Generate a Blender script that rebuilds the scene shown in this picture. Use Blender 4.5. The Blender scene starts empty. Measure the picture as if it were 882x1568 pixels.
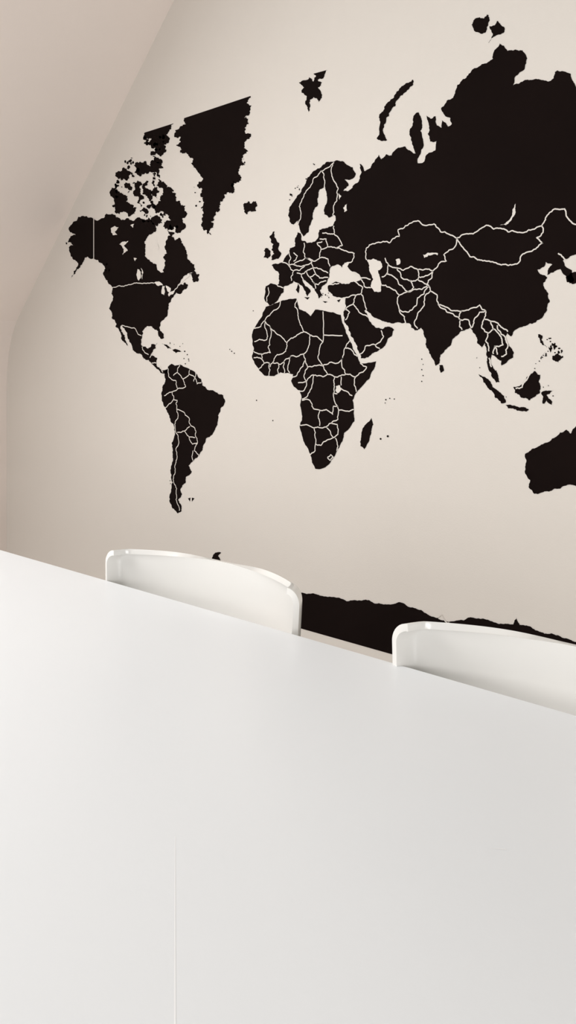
import bpy, bmesh, math, random
from mathutils import Vector
from mathutils.geometry import delaunay_2d_cdt

# ---------------------------------------------------------------- constants
EYE = 1.17            # camera height
FOC = 1200.0          # focal length for an 882 px wide survey drawing
UC, VH = 441.0, 577.0 # principal column, horizon row of the survey
TH = math.atan(1340.0 / FOC)
ST, CT = math.sin(TH), math.cos(TH)
YW = 1.8              # gable wall plane
scene = bpy.context.scene
scene.view_settings.view_transform = 'Standard'
scene.view_settings.look = 'None'

def wall_xz(u, v):
    t = (u - UC) / FOC
    Z = YW / (ST + CT * t)
    return (Z * (-CT + ST * t), EYE - (v - VH) / FOC * Z)

# ---------------------------------------------------------------- materials
def mat(name, col, rough=0.6, noise=0.0, nscale=8.0, bump=0.0, bscale=150.0, metal=0.0, coat=0.0, spec=0.5):
    m = bpy.data.materials.new(name); m.use_nodes = True
    nt = m.node_tree; b = nt.nodes['Principled BSDF']
    b.inputs['Roughness'].default_value = rough
    b.inputs['Metallic'].default_value = metal
    b.inputs['Specular IOR Level'].default_value = spec
    b.inputs['Coat Weight'].default_value = coat
    b.inputs['Coat Roughness'].default_value = 0.08
    tc = nt.nodes.new('ShaderNodeTexCoord')
    n = nt.nodes.new('ShaderNodeTexNoise'); n.inputs['Scale'].default_value = nscale
    n.inputs['Detail'].default_value = 3
    nt.links.new(tc.outputs['Object'], n.inputs['Vector'])
    r = nt.nodes.new('ShaderNodeValToRGB')
    r.color_ramp.elements[0].position = 0.3; r.color_ramp.elements[1].position = 0.7
    r.color_ramp.elements[0].color = tuple(c * (1 - noise) for c in col) + (1,)
    r.color_ramp.elements[1].color = tuple(min(1, c * (1 + noise)) for c in col) + (1,)
    nt.links.new(n.outputs['Fac'], r.inputs['Fac'])
    nt.links.new(r.outputs['Color'], b.inputs['Base Color'])
    if bump:
        n2 = nt.nodes.new('ShaderNodeTexNoise'); n2.inputs['Scale'].default_value = bscale
        nt.links.new(tc.outputs['Object'], n2.inputs['Vector'])
        bp = nt.nodes.new('ShaderNodeBump'); bp.inputs['Strength'].default_value = bump
        bp.inputs['Distance'].default_value = 0.002
        nt.links.new(n2.outputs['Fac'], bp.inputs['Height'])
        nt.links.new(bp.outputs['Normal'], b.inputs['Normal'])
    return m

M_WALL = mat('wall_paint', (0.76, 0.708, 0.647), 0.85, 0.012, 1.5, 0.15, 220)
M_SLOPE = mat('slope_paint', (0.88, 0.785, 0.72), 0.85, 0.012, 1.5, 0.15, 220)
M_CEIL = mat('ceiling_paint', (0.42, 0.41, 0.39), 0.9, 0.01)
M_FLOOR = mat('floor_lino', (0.72, 0.70, 0.68), 0.5, 0.05, 5)
M_BLACK = mat('black_vinyl', (0.0080, 0.0044, 0.0037), 0.8, 0.1, 5, spec=0.05)
M_TABLE = mat('white_laminate', (0.86, 0.875, 0.888), 0.28, 0.006, 3, 0.05, 160, spec=0.3)
M_MARK = mat('laminate_scratch', (0.97, 0.97, 0.97), 0.5, 0.0)
M_CHAIR = mat('white_plastic', (0.84, 0.822, 0.785), 0.22, 0.004, 4, coat=0.5)
M_METAL = mat('brushed_steel', (0.6, 0.6, 0.6), 0.3, 0.03, 20, metal=1.0)
M_FRAME = mat('frame_paint', (0.85, 0.84, 0.82), 0.4, 0.01)

# ---------------------------------------------------------------- helpers
def link(ob, parent=None):
    scene.collection.objects.link(ob)
    if parent: ob.parent = parent
    return ob

def mesh_obj(name, verts, faces, mats, parent=None, smooth=False, mi=None):
    me = bpy.data.meshes.new(name)
    me.from_pydata(verts, [], faces)
    for m in (mats if isinstance(mats, (list, tuple)) else [mats]): me.materials.append(m)
    if mi: me.polygons.foreach_set('material_index', mi)
    if smooth: me.polygons.foreach_set('use_smooth', [True] * len(me.polygons))
    me.update()
    return link(bpy.data.objects.new(name, me), parent)

def box(name, lo, hi, m, parent=None, bevel=0.0, segs=3):
    bm = bmesh.new(); bmesh.ops.create_cube(bm, size=1)
    for v in bm.verts:
        v.co = Vector([(lo[i] + hi[i]) / 2 + v.co[i] * (hi[i] - lo[i]) for i in range(3)])
    if bevel: bmesh.ops.bevel(bm, geom=bm.edges[:], offset=bevel, segments=segs, profile=0.5, affect='EDGES')
    me = bpy.data.meshes.new(name); bm.to_mesh(me); bm.free(); me.materials.append(m)
    return link(bpy.data.objects.new(name, me), parent)

def tube(name, pts, radii, m, parent=None, n=16):
    verts, faces = [], []
    for i, p in enumerate(pts):
        p = Vector(p)
        d = (Vector(pts[min(i + 1, len(pts) - 1)]) - Vector(pts[max(i - 1, 0)])).normalized()
        a = d.cross(Vector((0, 1, 0.01))).normalized(); b = d.cross(a)
        for k in range(n):
            an = 2 * math.pi * k / n
            verts.append(p + (a * math.cos(an) + b * math.sin(an)) * radii[i])
    for i in range(len(pts) - 1):
        for k in range(n):
            faces.append((i * n + k, i * n + (k + 1) % n, (i + 1) * n + (k + 1) % n, (i + 1) * n + k))
    faces.append(tuple(range(n))); faces.append(tuple((len(pts) - 1) * n + k for k in range(n)))
    return mesh_obj(name, verts, faces, m, parent, True)

# ---------------------------------------------------------------- room
XL, XR, YF, HC = -3.33, 3.0, -2.6, 2.95
KN = 1.33
WY0, WY1 = -1.35, 0.45
box('floor', (XL - 0.1, YF, -0.1), (XR, YW + 0.1, 0), M_FLOOR)
box('wall_back', (XL - 0.1, YW, 0), (XR, YW + 0.12, HC + 0.1), M_WALL)
box('wall_left', (XL - 0.12, YF, 0), (XL, YW, KN), M_SLOPE)
# sloping ceiling (45 deg) with roof window opening, soft fold at the knee
xt = XL + (HC - KN)
prof = [(XL, KN - 0.22), (XL + 0.006, KN - 0.13), (XL + 0.022, KN - 0.05), (XL + 0.05, KN + 0.025), (XL + 0.09, KN + 0.09),
        (XL + 0.45, KN + 0.45), (XL + 1.25, KN + 1.25), (xt, HC)]
ys = [YF, WY0, WY1, YW]
V = []; F = []
for (x, z) in prof:
    for y in ys: V.append((x, y, z))
for i in range(len(prof) - 1):
    for j in range(3):
        if i == 5 and j == 1: continue
        F.append((i * 4 + j, i * 4 + j + 1, (i + 1) * 4 + j + 1, (i + 1) * 4 + j))
sl = mesh_obj('ceiling_slope', V, F, M_SLOPE, smooth=False)
box('ceiling', (xt - 0.05, YF, HC), (XR, YW, HC + 0.1), M_CEIL)
# roof window frame
wroot = bpy.data.objects.new('window_1', None); link(wroot)
a = (XL + 0.45, KN + 0.45); b = (XL + 1.25, KN + 1.25)
def bar(nm, x0, z0, x1, z1, y0, y1):
    o = 0.04
    vs = [(x0, y0, z0), (x1, y0, z1), (x1, y1, z1), (x0, y1, z0)]
    up = (-o, 0, o)
    vs2 = [(p[0] + up[0], p[1], p[2] + up[2]) for p in vs]
    fs = [(0, 1, 2, 3), (7, 6, 5, 4), (0, 4, 5, 1), (1, 5, 6, 2), (2, 6, 7, 3), (3, 7, 4, 0)]
    mesh_obj(nm, vs + vs2, fs, M_FRAME, wroot)
bar('frame_low', a[0], a[1], a[0] + .05, a[1] + .05, WY0, WY1)
bar('frame_high', b[0] - .05, b[1] - .05, b[0], b[1], WY0, WY1)
bar('frame_side_1', a[0] + .05, a[1] + .05, b[0] - .05, b[1] - .05, WY0, WY0 + .06)
bar('frame_side_2', a[0] + .05, a[1] + .05, b[0] - .05, b[1] - .05, WY1 - .06, WY1)

# ---------------------------------------------------------------- mural
rnd = random.Random(7)
def jag(pts, closed, amp, step=2.2):
    out = []
    n = len(pts)
    def rec(p, q):
        L = math.hypot(q[0] - p[0], q[1] - p[1])
        if L < step: out.append(p); return
        k = rnd.uniform(-1, 1) * amp
        t = 0.5 + rnd.uniform(-.15, .15)
        m = (p[0] + (q[0] - p[0]) * t - (q[1] - p[1]) * k, p[1] + (q[1] - p[1]) * t + (q[0] - p[0]) * k)
        rec(p, m); rec(m, q)
    for i in range(n if closed else n - 1):
        rec(pts[i], pts[(i + 1) % n])
    if not closed: out.append(pts[-1])
    return out

MV, MF, MI = [], [], []
def add_poly(pts, layer, mi, amp=0.12):
    p = jag(pts, True, amp) if amp else pts
    w = [Vector(wall_xz(*q)) for q in p]
    n = len(w)
    res = delaunay_2d_cdt(w, [(i, (i + 1) % n) for i in range(n)], [], 1, 1e-6)
    base = len(MV)
    y = YW - layer
    for v in res[0]: MV.append((v.x, y, v.y))
    for f in res[2]:
        MF.append(tuple(base + i for i in f)); MI.append(mi)
def add_line(pts, width=0.0032, amp=0.15, layer=0.0016):
    p = jag(pts, False, amp, 3.2)
    w = [Vector(wall_xz(*q)) for q in p]
    n = len(w); base = len(MV); y = YW - layer
    for i in range(n):
        d = (w[min(i + 1, n - 1)] - w[max(i - 1, 0)])
        if d.length < 1e-9: d = Vector((1, 0))
        d.normalize(); nn = Vector((-d.y, d.x)) * width / 2
        a_ = w[i] + nn; b_ = w[i] - nn
        MV.append((a_.x, y, a_.y)); MV.append((b_.x, y, b_.y))
    for i in range(n - 1):
        MF.append((base + 2 * i, base + 2 * i + 1, base + 2 * i + 3, base + 2 * i + 2)); MI.append(1)

NA = [(120,332),(143,335),(150,338),(158,334),(163,327),(172,327),(178,333),(186,337),(195,334),(203,338),(212,333),(220,338),(228,333),(236,342),(240,350),(233,358),(225,365),(223,378),(222,392),(230,400),(240,405),(246,417),(251,417),(253,407),(250,395),(256,388),(254,375),(257,362),(262,360),(268,368),(274,364),(278,372),(284,382),(287,395),(292,402),(298,405),(299,413),(291,418),(283,422),(277,430),(273,438),(283,432),(288,436),(285,443),(277,450),(270,448),(266,455),(262,462),(258,470),(257,480),(250,490),(246,498),(248,508),(251,518),(247,519),(242,507),(233,500),(222,502),(218,508),(216,520),(219,531),(227,534),(232,527),(241,525),(239,533),(233,540),(228,543),(236,545),(241,548),(240,557),(246,565),(255,566),(257,570),(250,572),(243,566),(235,559),(228,551),(220,549),(210,541),(203,533),(198,520),(191,505),(186,498),(186,508),(192,518),(197,530),(190,524),(184,508),(177,493),(172,482),(170,465),(171,450),(174,440),(165,430),(160,415),(156,403),(150,398),(143,396),(134,393),(127,402),(118,412),(109,426),(113,415),(120,403),(112,397),(108,388),(106,378),(113,376),(104,371),(108,362),(116,360),(106,353),(108,345),(118,338)]
GREEN = [(282,181),(384,147),(378,158),(384,168),(374,180),(381,190),(375,202),(381,213),(374,222),(380,232),(370,243),(376,252),(366,262),(370,272),(358,284),(352,296),(342,305),(336,315),(330,330),(327,345),(324,360),(316,352),(309,335),(306,318),(307,300),(304,282),(307,270),(300,258),(296,243),(287,236),(276,234),(270,222),(277,210),(267,205),(275,196),(285,190)]
SA = [(257,563),(263,557),(268,560),(276,558),(283,562),(291,566),(300,572),(308,580),(310,590),(318,597),(330,600),(342,605),(345,614),(338,625),(334,636),(332,652),(326,665),(316,671),(311,683),(305,697),(297,705),(289,713),(294,722),(285,730),(284,740),(277,748),(279,757),(273,765),(278,783),(272,786),(264,778),(260,765),(262,750),(262,730),(263,712),(265,690),(267,668),(266,650),(260,640),(254,625),(248,610),(249,596),(253,585),(253,572)]
AF = [(407,470),(420,465),(430,461),(442,458),(454,457),(456,465),(458,473),(468,477),(476,484),(483,474),(497,476),(510,478),(522,482),(527,500),(535,520),(541,535),(548,546),(552,556),(562,556),(576,553),(573,565),(566,580),(555,591),(545,602),(540,613),(542,630),(543,645),(536,655),(527,663),(525,675),(520,685),(513,698),(505,710),(495,717),(483,718),(478,708),(475,695),(468,682),(463,668),(459,652),(463,638),(460,622),(462,608),(458,598),(450,592),(446,583),(449,573),(440,571),(430,570),(420,576),(405,575),(397,567),(390,556),(386,545),(389,535),(387,523),(386,512),(390,502),(396,492),(402,483)]
EA = [(443,325),(449,310),(455,300),(462,290),(470,275),(480,262),(492,256),(500,248),(514,246),(528,249),(540,256),(545,266),(540,274),(528,275),(534,284),(526,292),(532,293),(541,284),(550,276),(554,264),(551,251),(558,262),(566,258),(574,246),(580,237),(584,244),(592,236),(600,238),(610,226),(620,224),(630,232),(637,235),(631,217),(627,206),(632,192),(633,178),(641,172),(646,184),(644,200),(648,215),(645,232),(640,250),(650,247),(657,234),(667,230),(669,216),(659,217),(655,205),(657,192),(653,177),(660,182),(667,178),(669,192),(676,196),(677,184),(686,194),(692,190),(690,181),(682,178),(676,165),(684,155),(694,150),(698,138),(706,125),(718,113),(733,102),(745,97),(755,90),(756,80),(765,66),(772,70),(777,78),(790,76),(800,77),(806,86),(806,97),(798,110),(788,125),(779,139),(795,128),(808,122),(825,121),(840,125),(848,120),(850,110),(862,109),(874,113),(878,125),(884,140),(905,135),(940,140),(985,125),(1030,135),(1090,150),(1110,175),(1070,200),(1040,215),(1035,250),(1020,300),(1005,270),(1010,225),(980,230),(950,260),(935,290),(925,330),(905,365),(884,388),(872,394),(862,399),(866,408),(876,414),(879,430),(872,434),(866,422),(858,412),(848,417),(838,421),(840,411),(846,405),(836,401),(832,409),(823,413),(829,420),(838,425),(832,433),(840,450),(842,462),(838,475),(830,487),(820,494),(808,498),(795,502),(787,507),(783,515),(777,510),(773,520),(780,530),(787,540),(786,548),(776,555),(768,560),(768,552),(760,547),(753,543),(751,552),(755,562),(762,572),(765,585),(760,586),(753,577),(748,565),(746,550),(745,535),(742,525),(738,532),(731,526),(728,512),(720,502),(713,505),(706,507),(700,514),(692,524),(685,533),(675,543),(673,556),(667,560),(660,545),(652,528),(649,512),(645,502),(636,506),(630,502),(628,496),(615,495),(604,495),(592,493),(583,490),(575,487),(568,480),(561,474),(558,476),(563,486),(570,497),(576,502),(586,504),(594,500),(604,505),(600,515),(592,525),(582,535),(570,541),(558,549),(553,549),(548,536),(542,521),(535,507),(529,495),(527,485),(528,475),(529,462),(529,455),(522,456),(510,453),(503,446),(503,437),(512,432),(520,433),(530,435),(545,432),(554,427),(550,420),(540,416),(532,408),(536,401),(528,402),(524,410),(518,405),(508,408),(505,418),(502,428),(500,434),(494,438),(490,445),(495,452),(488,457),(484,447),(478,438),(470,432),(463,428),(467,437),(476,446),(471,454),(466,444),(458,434),(450,430),(442,437),(434,440),(434,448),(427,457),(420,465),(413,468),(407,462),(406,450),(407,438),(414,434),(425,437),(428,430),(428,420),(420,412),(416,406),(424,404),(432,402),(437,394),(442,388),(444,380),(452,377),(452,365),(456,355),(461,358),(462,368),(470,372),(482,370),(488,362),(489,352),(497,350),(510,346),(514,338),(512,329),(503,333),(497,328),(497,318),(501,308),(500,295),(497,287),(490,290),(486,305),(486,316),(480,325),(477,340),(472,356),(465,362),(459,350),(456,338),(450,344),(444,340)]
AU = [(804,695),(815,687),(832,680),(845,672),(858,662),(868,658),(874,664),(880,655),(900,650),(925,655),(945,645),(960,670),(985,700),(990,740),(970,790),(940,800),(920,775),(890,745),(870,742),(850,748),(830,754),(818,756),(810,747),(812,735),(804,715)]
ANT_TOP = [(318,862),(326,852),(330,846),(339,846),(334,851),(338,858),(346,873),(372,885),(400,897),(430,904),(460,907),(475,909),(490,912),(510,914),(530,920),(545,919),(560,918),(572,923),(590,925),(610,922),(630,930),(650,938),(670,946),(683,951),(700,950),(720,945),(740,947),(755,952),(775,955),(786,956),(791,946),(796,957),(820,965),(850,972),(882,983),(950,1005),(1020,1020),(1090,1050)]
def vb(u): return 577 + .2833 * (u + 899)
def keep_straight(pts, seg, amp):
    return jag(pts, False, amp) + seg
add_poly(NA, .0008, 0, .22)
g = jag(GREEN[1:] + [GREEN[0]], False, .38); add_poly(g, .0008, 0, 0)
add_poly(SA, .0008, 0, .15); add_poly(AF, .0008, 0, .08); add_poly(EA, .0008, 0, .15)
add_poly(AU, .0008, 0, .14)
add_poly(keep_straight(ANT_TOP, [(1090, vb(1090)), (300, vb(300))], .12), .0008, 0, 0)
ISL = [
 ([(171,288),(180,286),(186,295),(195,300),(199,312),(210,318),(207,328),(196,330),(186,325),(178,327),(172,316),(175,305),(169,298)],.38),
 ([(183,262),(194,258),(202,266),(196,275),(186,277)],.38),
 ([(205,253),(218,249),(230,255),(247,248),(250,258),(240,268),(226,266),(214,270),(206,264)],.38),
 ([(203,280),(211,276),(218,284),(215,292),(220,305),(217,318),(210,310),(205,298)],.38),
 ([(222,280),(227,277),(228,290),(234,302),(228,308),(222,298)],.38),
 ([(232,280),(238,276),(241,286),(244,292),(241,304),(236,300),(233,292)],.38),
 ([(190,282),(198,280),(202,292),(196,296)],.38),
 ([(214,322),(222,318),(228,324),(220,331)],.38),
 ([(242,275),(252,280),(262,287),(270,297),(276,308),(284,315),(286,330),(279,335),(285,345),(277,356),(266,348),(258,352),(252,343),(262,337),(256,328),(246,322),(238,326),(234,318),(246,308),(250,298),(243,288)],.38),
 ([(230,330),(238,330),(248,342),(241,347),(233,341)],.38),
 ([(256,352),(268,357),(264,362)],.3),
 ([(233,238),(246,243),(249,250),(238,248)],.3),
 ([(373,316),(380,308),(386,311),(392,308),(394,316),(388,324),(379,328),(375,322)],.3),
 ([(577,212),(582,190),(587,170),(593,158),(605,145),(618,131),(632,122),(633,130),(622,141),(610,152),(601,165),(596,178),(589,190),(587,203),(593,214),(584,216)],.2),
 ([(722,38),(727,29),(737,28),(746,22),(750,32),(746,44),(737,52),(727,48)],.25),
 ([(750,40),(762,32),(773,44),(768,52),(758,56),(748,66),(755,52)],.2),
 ([(555,658),(562,648),(569,640),(572,650),(569,663),(564,678),(558,688),(552,683),(553,670)],.12),
 ([(413,362),(420,354),(421,364),(428,372),(426,380),(431,388),(427,396),(415,398),(420,389),(416,382),(419,374)],.2),
 ([(404,384),(411,380),(414,388),(410,396),(404,395)],.25),
 ([(289,418),(297,414),(304,430),(296,432)],.3),
 ([(248,526),(256,528),(264,534),(257,534)],.15),([(264,536),(271,535),(278,538),(270,541)],.15),
 ([(673,559),(678,559),(680,568),(675,571)],.1),
 ([(733,573),(742,577),(752,587),(762,598),(772,606),(775,616),(768,618),(758,609),(750,597),(740,585)],.15),
 ([(774,620),(785,621),(796,624),(810,627),(807,630),(792,629),(778,625)],.15),
 ([(786,593),(797,590),(806,580),(818,568),(828,574),(825,585),(827,597),(820,607),(810,613),(798,609),(789,602)],.18),
 ([(829,601),(836,598),(848,598),(842,603),(837,605),(840,610),(846,615),(845,620),(837,613),(834,618),(831,618),(832,608)],.12),
 ([(824,512),(831,514),(832,525),(838,532),(830,528)],.2),
 ([(846,545),(855,540),(861,548),(855,555),(848,552)],.25),([(840,531),(845,534),(843,540)],.1),([(847,526),(852,530),(849,536)],.1),
 ([(828,548),(834,540),(836,537),(830,546)],.1),
 ([(866,424),(874,418),(884,416),(900,405),(905,415),(886,430),(876,435),(868,432)],.15),
 ([(892,605),(915,600),(940,612),(965,640),(940,640),(915,628)],.15),
 ([(456,434),(459,440),(457,449),(453,444)],.1),([(466,455),(474,455),(471,459)],.1),([(494,461),(502,462),(498,464)],0),([(516,460),(522,458),(519,463)],0),
 ([(288,763),(292,762),(291,768)],0),([(294,762),(298,763),(294,768)],0)]
for p, a_ in ISL: add_poly(p, .0008, 0, a_)
# trimmed straight-edged arctic pieces
add_poly(jag([(266,189),(262,198),(255,206),(260,214),(251,222),(255,232),(246,240),(242,237),(230,236),(238,226),(228,222),(232,212),(223,212),(222,203)], False, .38), .0008, 0, 0)
add_poly(jag([(502,107),(497,117),(487,122),(493,126),(487,134),(492,142),(493,150),(488,157),(480,149),(474,158),(473,172),(468,160),(470,148),(462,142),(466,134),(458,126),(468,123),(474,118),(480,125),(484,116),(480,113)], False, .22), .0008, 0, 0)
# scattered islets
def scatter(poly_pts, n, r0, r1, seed):
    rr = random.Random(seed)
    for _ in range(n):
        c = rr.choice(poly_pts); u = c[0] + rr.uniform(-5, 5); v = c[1] + rr.uniform(-5, 5)
        r = rr.uniform(r0, r1); k = rr.randint(5, 7); st = rr.uniform(.6, 1.6)
        add_poly([(u + r * rr.uniform(.6, 1.2) * math.cos(i * 6.283 / k), v + st * r * rr.uniform(.6, 1.2) * math.sin(i * 6.283 / k)) for i in range(k)], .0008, 0, .3)
scatter([(176,270),(182,282),(200,270),(214,262),(204,246),(238,270),(222,312),(232,314),(246,268),(225,335),(250,332),(262,345),(270,352),(196,252),(226,244),(218,242),(180,298),(270,287),(240,225),(226,216),(246,214)], 60, 1.0, 3.2, 3)
scatter([(843,520),(849,526),(838,538),(845,543),(853,536),(832,545),(846,530),(858,543)], 22, .7, 1.9, 5)
scatter([(105,372),(108,388),(112,412),(160,405),(164,418),(158,398)], 10, .6, 1.6, 6)
scatter([(447,302),(456,288),(468,270),(484,254),(446,318)], 12, .6, 1.6, 8)
scatter([(303,252),(300,290),(378,200),(372,246),(360,282),(305,310)], 12, .7, 2.0, 9)
scatter([(265,740),(262,766),(264,722),(270,778)], 8, .6, 1.5, 10)
scatter([(493,450),(500,452),(482,442)], 7, .5, 1.1, 11)
scatter([(728,550),(733,565),(745,592),(776,612),(822,560),(836,590),(850,606)], 12, .5, 1.3, 12)
scatter([(262,524),(275,530),(284,545),(288,556)], 8, .5, 1.0, 13)
for (u, v, r) in [(355,538,1),(359,541,1),(352,535,.8),(393,613,1),(418,644,1),(388,476,.8),(646,550,1),(648,558,.8),(646,566,1),(648,575,1),(646,584,1),(591,612,1.2),(597,610,1),(604,611,1),(590,617,.8),(583,672,1.6),(594,668,1.8),(283,538,1.2),(287,543,1),(289,550,1),(284,557,1),(838,520,1),(843,523,1.2),(850,540,1.2),(826,553,1),(760,568,.8)]:
    add_poly([(u + r * math.cos(k * 1.047), v + r * math.sin(k * 1.047)) for k in range(6)], .0008, 0, 0)
# inland waters (bare wall showing through the vinyl)
for p in [
 [(562,398),(572,396),(583,400),(586,408),(579,414),(582,424),(585,435),(583,447),(574,447),(568,440),(572,428),(566,415)],
 [(766,345),(779,338),(785,322),(790,312),(790,325),(783,338),(775,345)],
 [(648,390),(656,387),(671,388),(670,391),(656,391),(650,395)],
 [(606,398),(612,396),(613,404),(608,406)],
 [(515,591),(521,590),(523,597),(518,602),(514,598)],
 [(234,433),(244,431),(250,437),(243,438)],[(249,438),(253,438),(252,452),(248,450)],[(254,437),(262,441),(260,448),(256,444)],[(258,450),(268,446),(266,450),(259,454)],
 [(211,412),(214,413),(216,426),(213,430)],[(216,410),(219,414),(218,428)],
 [(183,374),(190,370),(197,369),(190,376),(196,384),(188,390),(190,382)],[(170,350),(176,346),(182,348),(176,355),(180,360),(173,360)],
 [(526,318),(532,312),(532,322),(528,325)],[(519,296),(523,300),(520,306)],
 [(200,345),(206,343),(204,349)],[(205,395),(210,396),(207,400)],[(238,380),(241,372),(243,383)]]:
    add_poly(p, .0014, 1, .15)
LN = [
 [(174,440),(195,437),(217,434),(236,434)],[(262,449),(270,442),(276,434),(283,428),(291,420)],
 [(187,498),(195,500),(206,502),(212,512),(217,514)],[(218,531),(224,541),(228,543)],[(234,540),(230,548)],[(240,556),(233,556)],[(246,560),(250,570)],
 [(257,563),(259,577),(270,583),(273,595),(264,600),(266,612),(258,620),(254,624)],[(276,559),(272,570),(280,580),(290,573),(298,577),(302,588),(309,586)],
 [(272,570),(266,575)],[(291,567),(290,573)],[(300,572),(297,584)],[(280,580),(285,592),(273,595)],
 [(264,600),(252,606)],[(266,612),(272,613),(271,626),(282,631),(290,640),(293,652),(299,656),(300,668),(303,678),(298,690),(305,698)],
 [(271,626),(273,640),(268,650),(272,665),(270,690),(268,715),(267,740),(270,765),(275,782)],[(272,662),(283,660),(291,653)],[(283,660),(290,669),(299,670)],[(290,669),(295,680),(303,678)],[(296,690),(296,705)],
 [(430,461),(428,470),(418,477),(408,487),(406,491)],[(390,503),(400,500),(406,491),(414,500)],[(406,491),(406,500),(409,520),(390,523)],
 [(414,500),(428,513),(440,525),(455,513),(466,508),(460,495),(457,480),(452,470),(455,460)],[(466,508),(475,513),(495,524),(489,538),(488,550),(494,560)],
 [(475,513),(473,530),(465,542),(468,552)],[(440,525),(438,538),(425,543),(418,555),(430,558),(438,550),(446,545),(465,542)],
 [(446,545),(443,556),(444,571)],[(468,552),(460,565),(455,575),(448,578)],[(414,500),(411,532),(415,540),(400,542),(389,538)],[(389,548),(398,548),(405,556),(397,565)],[(405,556),(413,556),(414,566),(412,575)],
 [(400,542),(402,549)],[(418,555),(414,562)],[(427,558),(427,572)],[(435,553),(436,571)],[(468,552),(472,562),(466,575),(470,584),(457,586)],[(472,562),(485,560),(494,560),(502,573),(495,577),(480,574),(470,584)],
 [(494,560),(505,555),(518,556),(525,548),(530,532),(536,522)],[(525,548),(524,560),(530,573),(545,577),(556,570),(562,562),(552,556)],[(530,533),(541,538),(548,546)],[(502,573),(513,577),(524,574),(530,573)],
 [(513,577),(512,590),(511,605),(514,618)],[(523,577),(523,590)],[(522,594),(540,606)],[(545,577),(543,590),(546,600)],[(511,601),(517,603)],
 [(458,598),(466,598),(470,590),(470,584)],[(480,574),(478,592),(472,605),(463,611)],[(463,613),(475,613),(480,625),(490,628),(488,640),(490,652)],[(490,628),(500,627),(510,635),(511,622),(518,622)],
 [(460,651),(478,654),(492,655),(500,654),(508,648),(518,642),(519,628)],[(514,618),(520,628),(535,630),(542,627)],[(482,655),(484,672),(483,690),(475,696)],[(484,680),(492,682),(503,673),(511,670),(501,655)],
 [(511,670),(518,665),(517,650),(508,648)],[(514,671),(518,684),(516,690)],[(502,700),(507,696),(511,700),(506,705),(502,700)],
 [(411,440),(412,450),(409,462)],[(425,437),(434,441)],
 [(455,345),(461,330),(463,305),(472,290),(482,272),(492,262),(500,258),(508,252),(512,249)],[(492,262),(497,275),(498,288)],[(510,251),(508,265),(514,280),(517,300),(511,318),(510,330)],
 [(433,402),(443,407),(450,415),(446,425),(447,430)],[(443,385),(446,395),(443,407)],[(450,405),(460,399),(468,395),(466,380),(466,372)],[(443,407),(450,405),(460,408),(468,406),(478,400),(468,395)],
 [(450,415),(460,414),(468,406)],[(468,395),(480,400),(490,395),(492,382),(486,372)],[(478,400),(480,410),(470,415),(462,420),(455,418)],[(480,410),(492,412),(503,418)],[(490,395),(503,397),(506,408)],
 [(492,382),(502,378),(515,380),(525,376),(520,366),(512,358),(512,346)],[(515,380),(530,384),(543,388),(540,400),(534,402)],[(490,366),(500,366),(502,378)],[(494,357),(505,358),(512,358)],[(486,372),(494,370)],
 [(470,415),(474,424),(480,432),(488,436),(500,430)],[(480,410),(484,420),(490,426),(503,425)],[(484,420),(474,424)],[(480,432),(484,442)],[(462,420),(466,430)],[(450,387),(456,392),(450,400)],
 [(562,398),(560,385),(566,375),(580,371),(597,372),(612,362),(610,352),(625,345),(640,338),(655,345),(665,343),(675,355),(690,360),(700,365),(715,358),(730,355),(745,345),(768,350),(790,355),(810,352),(830,346),(838,330),(850,320),(865,320),(872,337),(884,345),(905,365)],
 [(700,365),(710,380),(720,393),(745,400),(772,405),(795,402),(800,390),(818,382),(832,372),(822,364),(832,356),(830,346)],
 [(700,365),(697,378),(688,383),(680,390),(684,400),(672,404),(663,415),(640,413),(630,408),(618,414),(608,410),(595,405),(590,395)],
 [(595,405),(592,420),(585,424)],[(608,410),(615,425),(628,430),(634,440),(625,447)],[(585,437),(600,442),(612,452),(611,470),(620,485),(622,496)],[(592,420),(605,425),(612,436),(625,447),(612,452)],
 [(625,447),(640,443),(656,438),(650,450),(640,456),(638,468),(626,478),(612,474)],[(628,430),(640,428),(648,432),(658,440)],[(640,413),(642,424),(655,422),(663,415)],[(642,424),(640,428)],
 [(663,415),(662,425),(655,434),(660,446),(670,452),(672,467),(685,478),(703,486),(708,476),(722,472),(735,467),(744,476),(742,488),(752,492),(765,498),(778,508)],
 [(660,446),(652,452),(650,468),(640,480),(635,496),(640,503)],[(672,467),(682,470),(698,476),(708,476)],[(703,486),(704,500),(708,505)],[(704,490),(718,490),(722,502)],[(722,502),(727,488),(735,478),(744,476)],
 [(742,488),(738,502),(748,510),(744,522),(749,538)],[(748,510),(757,504),(766,514),(771,528),(758,530),(756,542)],[(752,492),(756,505)],[(762,498),(768,512),(778,528),(776,542),(768,546)],[(758,530),(762,543)],[(749,548),(753,562)],
 [(545,432),(556,440),(553,450),(558,462),(562,474)],[(529,456),(540,452),(553,450)],[(546,452),(541,466),(529,474)],[(541,466),(553,480),(563,485)],[(529,474),(536,478),(529,490)],[(552,542),(560,530),(575,528),(582,534)],[(584,506),(588,515),(575,528)],
 [(542,418),(552,426),(568,428)],[(553,428),(558,438),(568,441)],[(520,434),(505,436)],
 [(812,572),(800,593),(790,595)],[(668,945),(676,941),(682,951),(690,955)],[(855,388),(866,398)]]
for l in LN: add_line(l)
add_line([(495,477),(496,512)], amp=.03); add_line([(496,512),(495,524)], amp=.03); add_line([(496,513),(525,514)], amp=.03)
add_line([(144,333),(144,398)], 0.0045, 0.0)
mesh_obj('world_map_mural', MV, MF, [M_BLACK, M_WALL], mi=MI)

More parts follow.
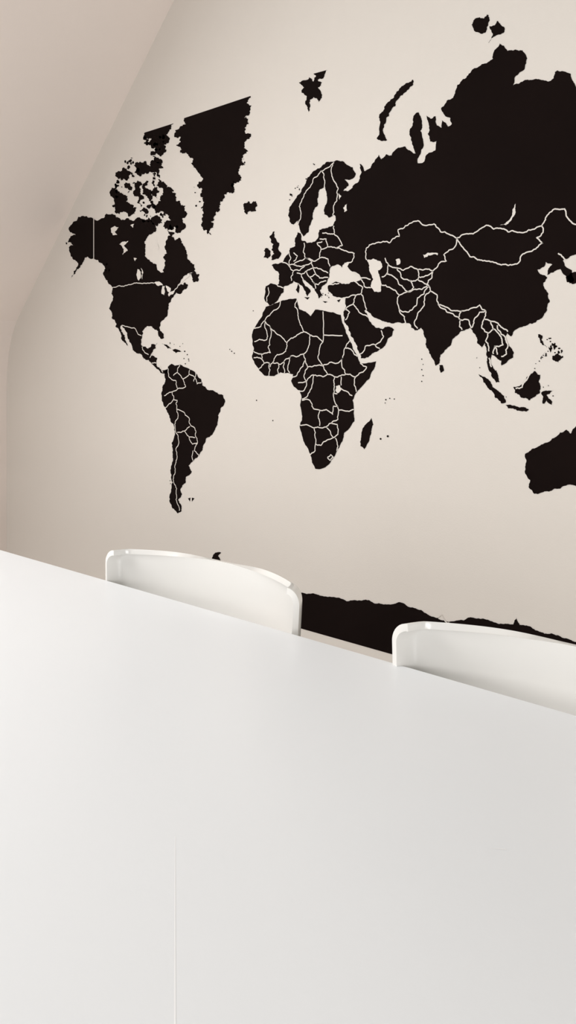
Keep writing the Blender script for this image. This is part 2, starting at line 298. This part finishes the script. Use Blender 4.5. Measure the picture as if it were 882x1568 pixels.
# ---------------------------------------------------------------- table
troot = bpy.data.objects.new('dining_table', None); link(troot)
TY0, TY1 = 0.02, 0.96
TX0, TX1 = -2.75, 0.55
bm = bmesh.new()
vs = [bm.verts.new(p) for p in [(TX0, TY0, .75), (TX1, TY0, .75), (TX1, 0.971, .75), (TX0, 0.945, .75)]]
f = bm.faces.new(vs)
r = bmesh.ops.extrude_face_region(bm, geom=[f])
for v in [e for e in r['geom'] if isinstance(e, bmesh.types.BMVert)]: v.co.z = .715
bmesh.ops.recalc_face_normals(bm, faces=bm.faces[:])
ve = [e for e in bm.edges if abs(e.verts[0].co.z - e.verts[1].co.z) > .01]
bmesh.ops.bevel(bm, geom=ve, offset=.03, segments=6, profile=.5, affect='EDGES')
he = [e for e in bm.edges if abs(e.verts[0].co.z - e.verts[1].co.z) < .001 and any(abs(fc.normal.z) < .1 for fc in e.link_faces)]
bmesh.ops.bevel(bm, geom=he, offset=.003, segments=3, profile=.5, affect='EDGES')
me = bpy.data.meshes.new('table_top'); bm.to_mesh(me); bm.free(); me.materials.append(M_TABLE)
link(bpy.data.objects.new('table_top', me), troot)
# faint worn scratches in the laminate
def scratch(nm, p, q, w_):
    d = (Vector(q) - Vector(p)).normalized(); n_ = Vector((-d.y, d.x)) * w_ / 2
    P = [Vector(p) + n_ * .4, Vector(p) - n_ * .4, Vector(q) - n_, Vector(q) + n_]
    mesh_obj(nm, [(t.x, t.y, .75015) for t in P], [(0, 3, 2, 1)], M_MARK, troot)
scratch('scratch_1', (-.555, .465), (-.375, .314), .0014)
scratch('scratch_2', (-.332, .640), (-.320, .648), .0012)
k = 0
for x in (TX0 + .12, TX1 - .12):
    for y in (TY0 + .1, TY1 - .14):
        k += 1
        tube(f'leg_{k}', [(x, y, .715), (x, y, .69), (x, y, .02), (x, y, 0)], [.045, .028, .022, .028], M_METAL, troot, 24)
    box(f'rail_{k}', (x - .02, TY0 + .1, .68), (x + .02, TY1 - .14, .7145), M_METAL, troot, .003)
for y in (TY0 + .12, TY1 - .16):
    k += 1
    box(f'rail_{k}', (TX0 + .14, y - .012, .68), (TX1 - .14, y + .012, .7145), M_METAL, troot, .003)

# ---------------------------------------------------------------- chair
def chair(name, loc, rot):
    root = bpy.data.objects.new(name, None); link(root)
    root.location = loc; root.rotation_euler = (0, 0, rot)
    # local: back centre (top) at x=0,y=0 ; faces -y
    ZT = .808
    prof = []   # (y, z, halfwidth, curl, lip, flange)
    R = .022
    zs = [ZT - R * (1 - math.cos(a_ * math.pi / 2 / 8)) for a_ in range(9)]
    for z in zs:
        dz = z - (ZT - R)
        w = .250 - R + math.sqrt(max(0, R * R - dz * dz)) if dz > 0 else .250
        prof.append((-.10 * (ZT - z), z, w, .066, 0, .020))
    for i in range(1, 11):
        z = ZT - R - i * .028
        prof.append((-.10 * (ZT - z), z, .250 - .0012 * i, .066 - .002 * i, 0, .020))
    y0, z0 = prof[-1][0], prof[-1][1]
    for i in range(1, 9):
        a_ = i / 8 * math.pi / 2
        prof.append((y0 - .07 * (1 - math.cos(a_)), z0 - (z0 - .445) * math.sin(a_), .238 - .001 * i, .046 * (1 - i / 8), .02 * i / 8, .020 * (1 - i / 8)))
    ys_ = prof[-1][0]
    for i in range(1, 10):
        z = .445 - .004 * math.sin(i / 9 * math.pi) - (0 if i < 7 else .006 * (i - 6) ** 1.6)
        w = .230 if i < 6 else .230 - .004 * (i - 5) ** 1.7
        prof.append((ys_ - .042 * i, z, w, 0, .02 * (1 - i / 12), 0))
    N = 64; V = []; Fc = []
    for (y, z, w, c, lip, fl) in prof:
        for j in range(N + 1):
            q = -1 + 2 * j / N
            s = math.copysign(1 - (1 - abs(q)) ** 1.35, q)
            e = max(0, (abs(s) - .93) / .07)
            V.append((w * s, y - c * abs(s) ** 2.2 - fl * e ** 1.7, z + lip * abs(s) ** 4))
    for i in range(len(prof) - 1):
        for j in range(N):
            a_ = i * (N + 1) + j
            Fc.append((a_, a_ + N + 1, a_ + N + 2, a_ + 1))
    sh = mesh_obj('shell', V, Fc, M_CHAIR, root, True)
    so = sh.modifiers.new('sol', 'SOLIDIFY'); so.thickness = .0105; so.offset = 0
    bv = sh.modifiers.new('bev', 'BEVEL'); bv.width = .0035; bv.segments = 4; bv.limit_method = 'ANGLE'; bv.angle_limit = math.radians(50)
    k = 0
    for sx in (-1, 1):
        for yy, fy in ((-.17, -.06), (-.43, -.50)):
            k += 1
            tube(f'leg_{k}', [(sx * .15, yy, .436), (sx * .165, yy + (fy - yy) * .1, .40), (sx * .215, fy, .012), (sx * .216, fy, 0)],
                 [.013, .012, .009, .011], M_METAL, root)
    for yy in (-.17, -.43):
        k += 1
        box(f'bracket_{k}', (-.15, yy - .01, .420), (.15, yy + .01, .436), M_METAL, root, .003)
    return root
chair('dining_chair', (-1.118, 1.059, 0), math.radians(3.2))
chair('dining_chair.001', (-.398, 1.045, 0), math.radians(.5))

# ---------------------------------------------------------------- light
w = bpy.data.worlds.new('World'); scene.world = w; w.use_nodes = True
bg = w.node_tree.nodes['Background']
bg.inputs['Color'].default_value = (.99, .995, 1.0, 1); bg.inputs['Strength'].default_value = .47
def area(name, loc, tgt, sx, sy, power, col=(1, 1, 1)):
    l = bpy.data.lights.new(name, 'AREA'); l.shape = 'RECTANGLE'; l.size = sx; l.size_y = sy; l.energy = power; l.color = col
    o = bpy.data.objects.new(name, l); link(o); o.location = loc
    o.rotation_euler = (Vector(tgt) - Vector(loc)).to_track_quat('-Z', 'Y').to_euler()
wyc = (WY0 + WY1) / 2
area('roof_window_daylight', ((a[0] + b[0]) / 2 - .06, wyc, (a[1] + b[1]) / 2 + .06), ((a[0] + b[0]) / 2 + 1, wyc, (a[1] + b[1]) / 2 - 1), 1.7, 1.05, 64, (1, 1, 1))
area('side_fill_light', (1.9, -1.3, .95), (-.3, 1.8, .4), 1.8, 1.0, 50, (1, .99, .98))  # added fill lamp to brighten the lower right wall; no window there

# ---------------------------------------------------------------- camera
cd = bpy.data.cameras.new('camera'); cam = bpy.data.objects.new('camera', cd); link(cam)
cam.location = (0, 0, EYE); cam.rotation_euler = (math.pi / 2, 0, math.pi / 2 - TH)
cd.sensor_fit = 'HORIZONTAL'; cd.sensor_width = 36; cd.lens = 36 * FOC / 882
cd.shift_y = -(784 - VH) / 882; cd.clip_start = .01
scene.camera = cam
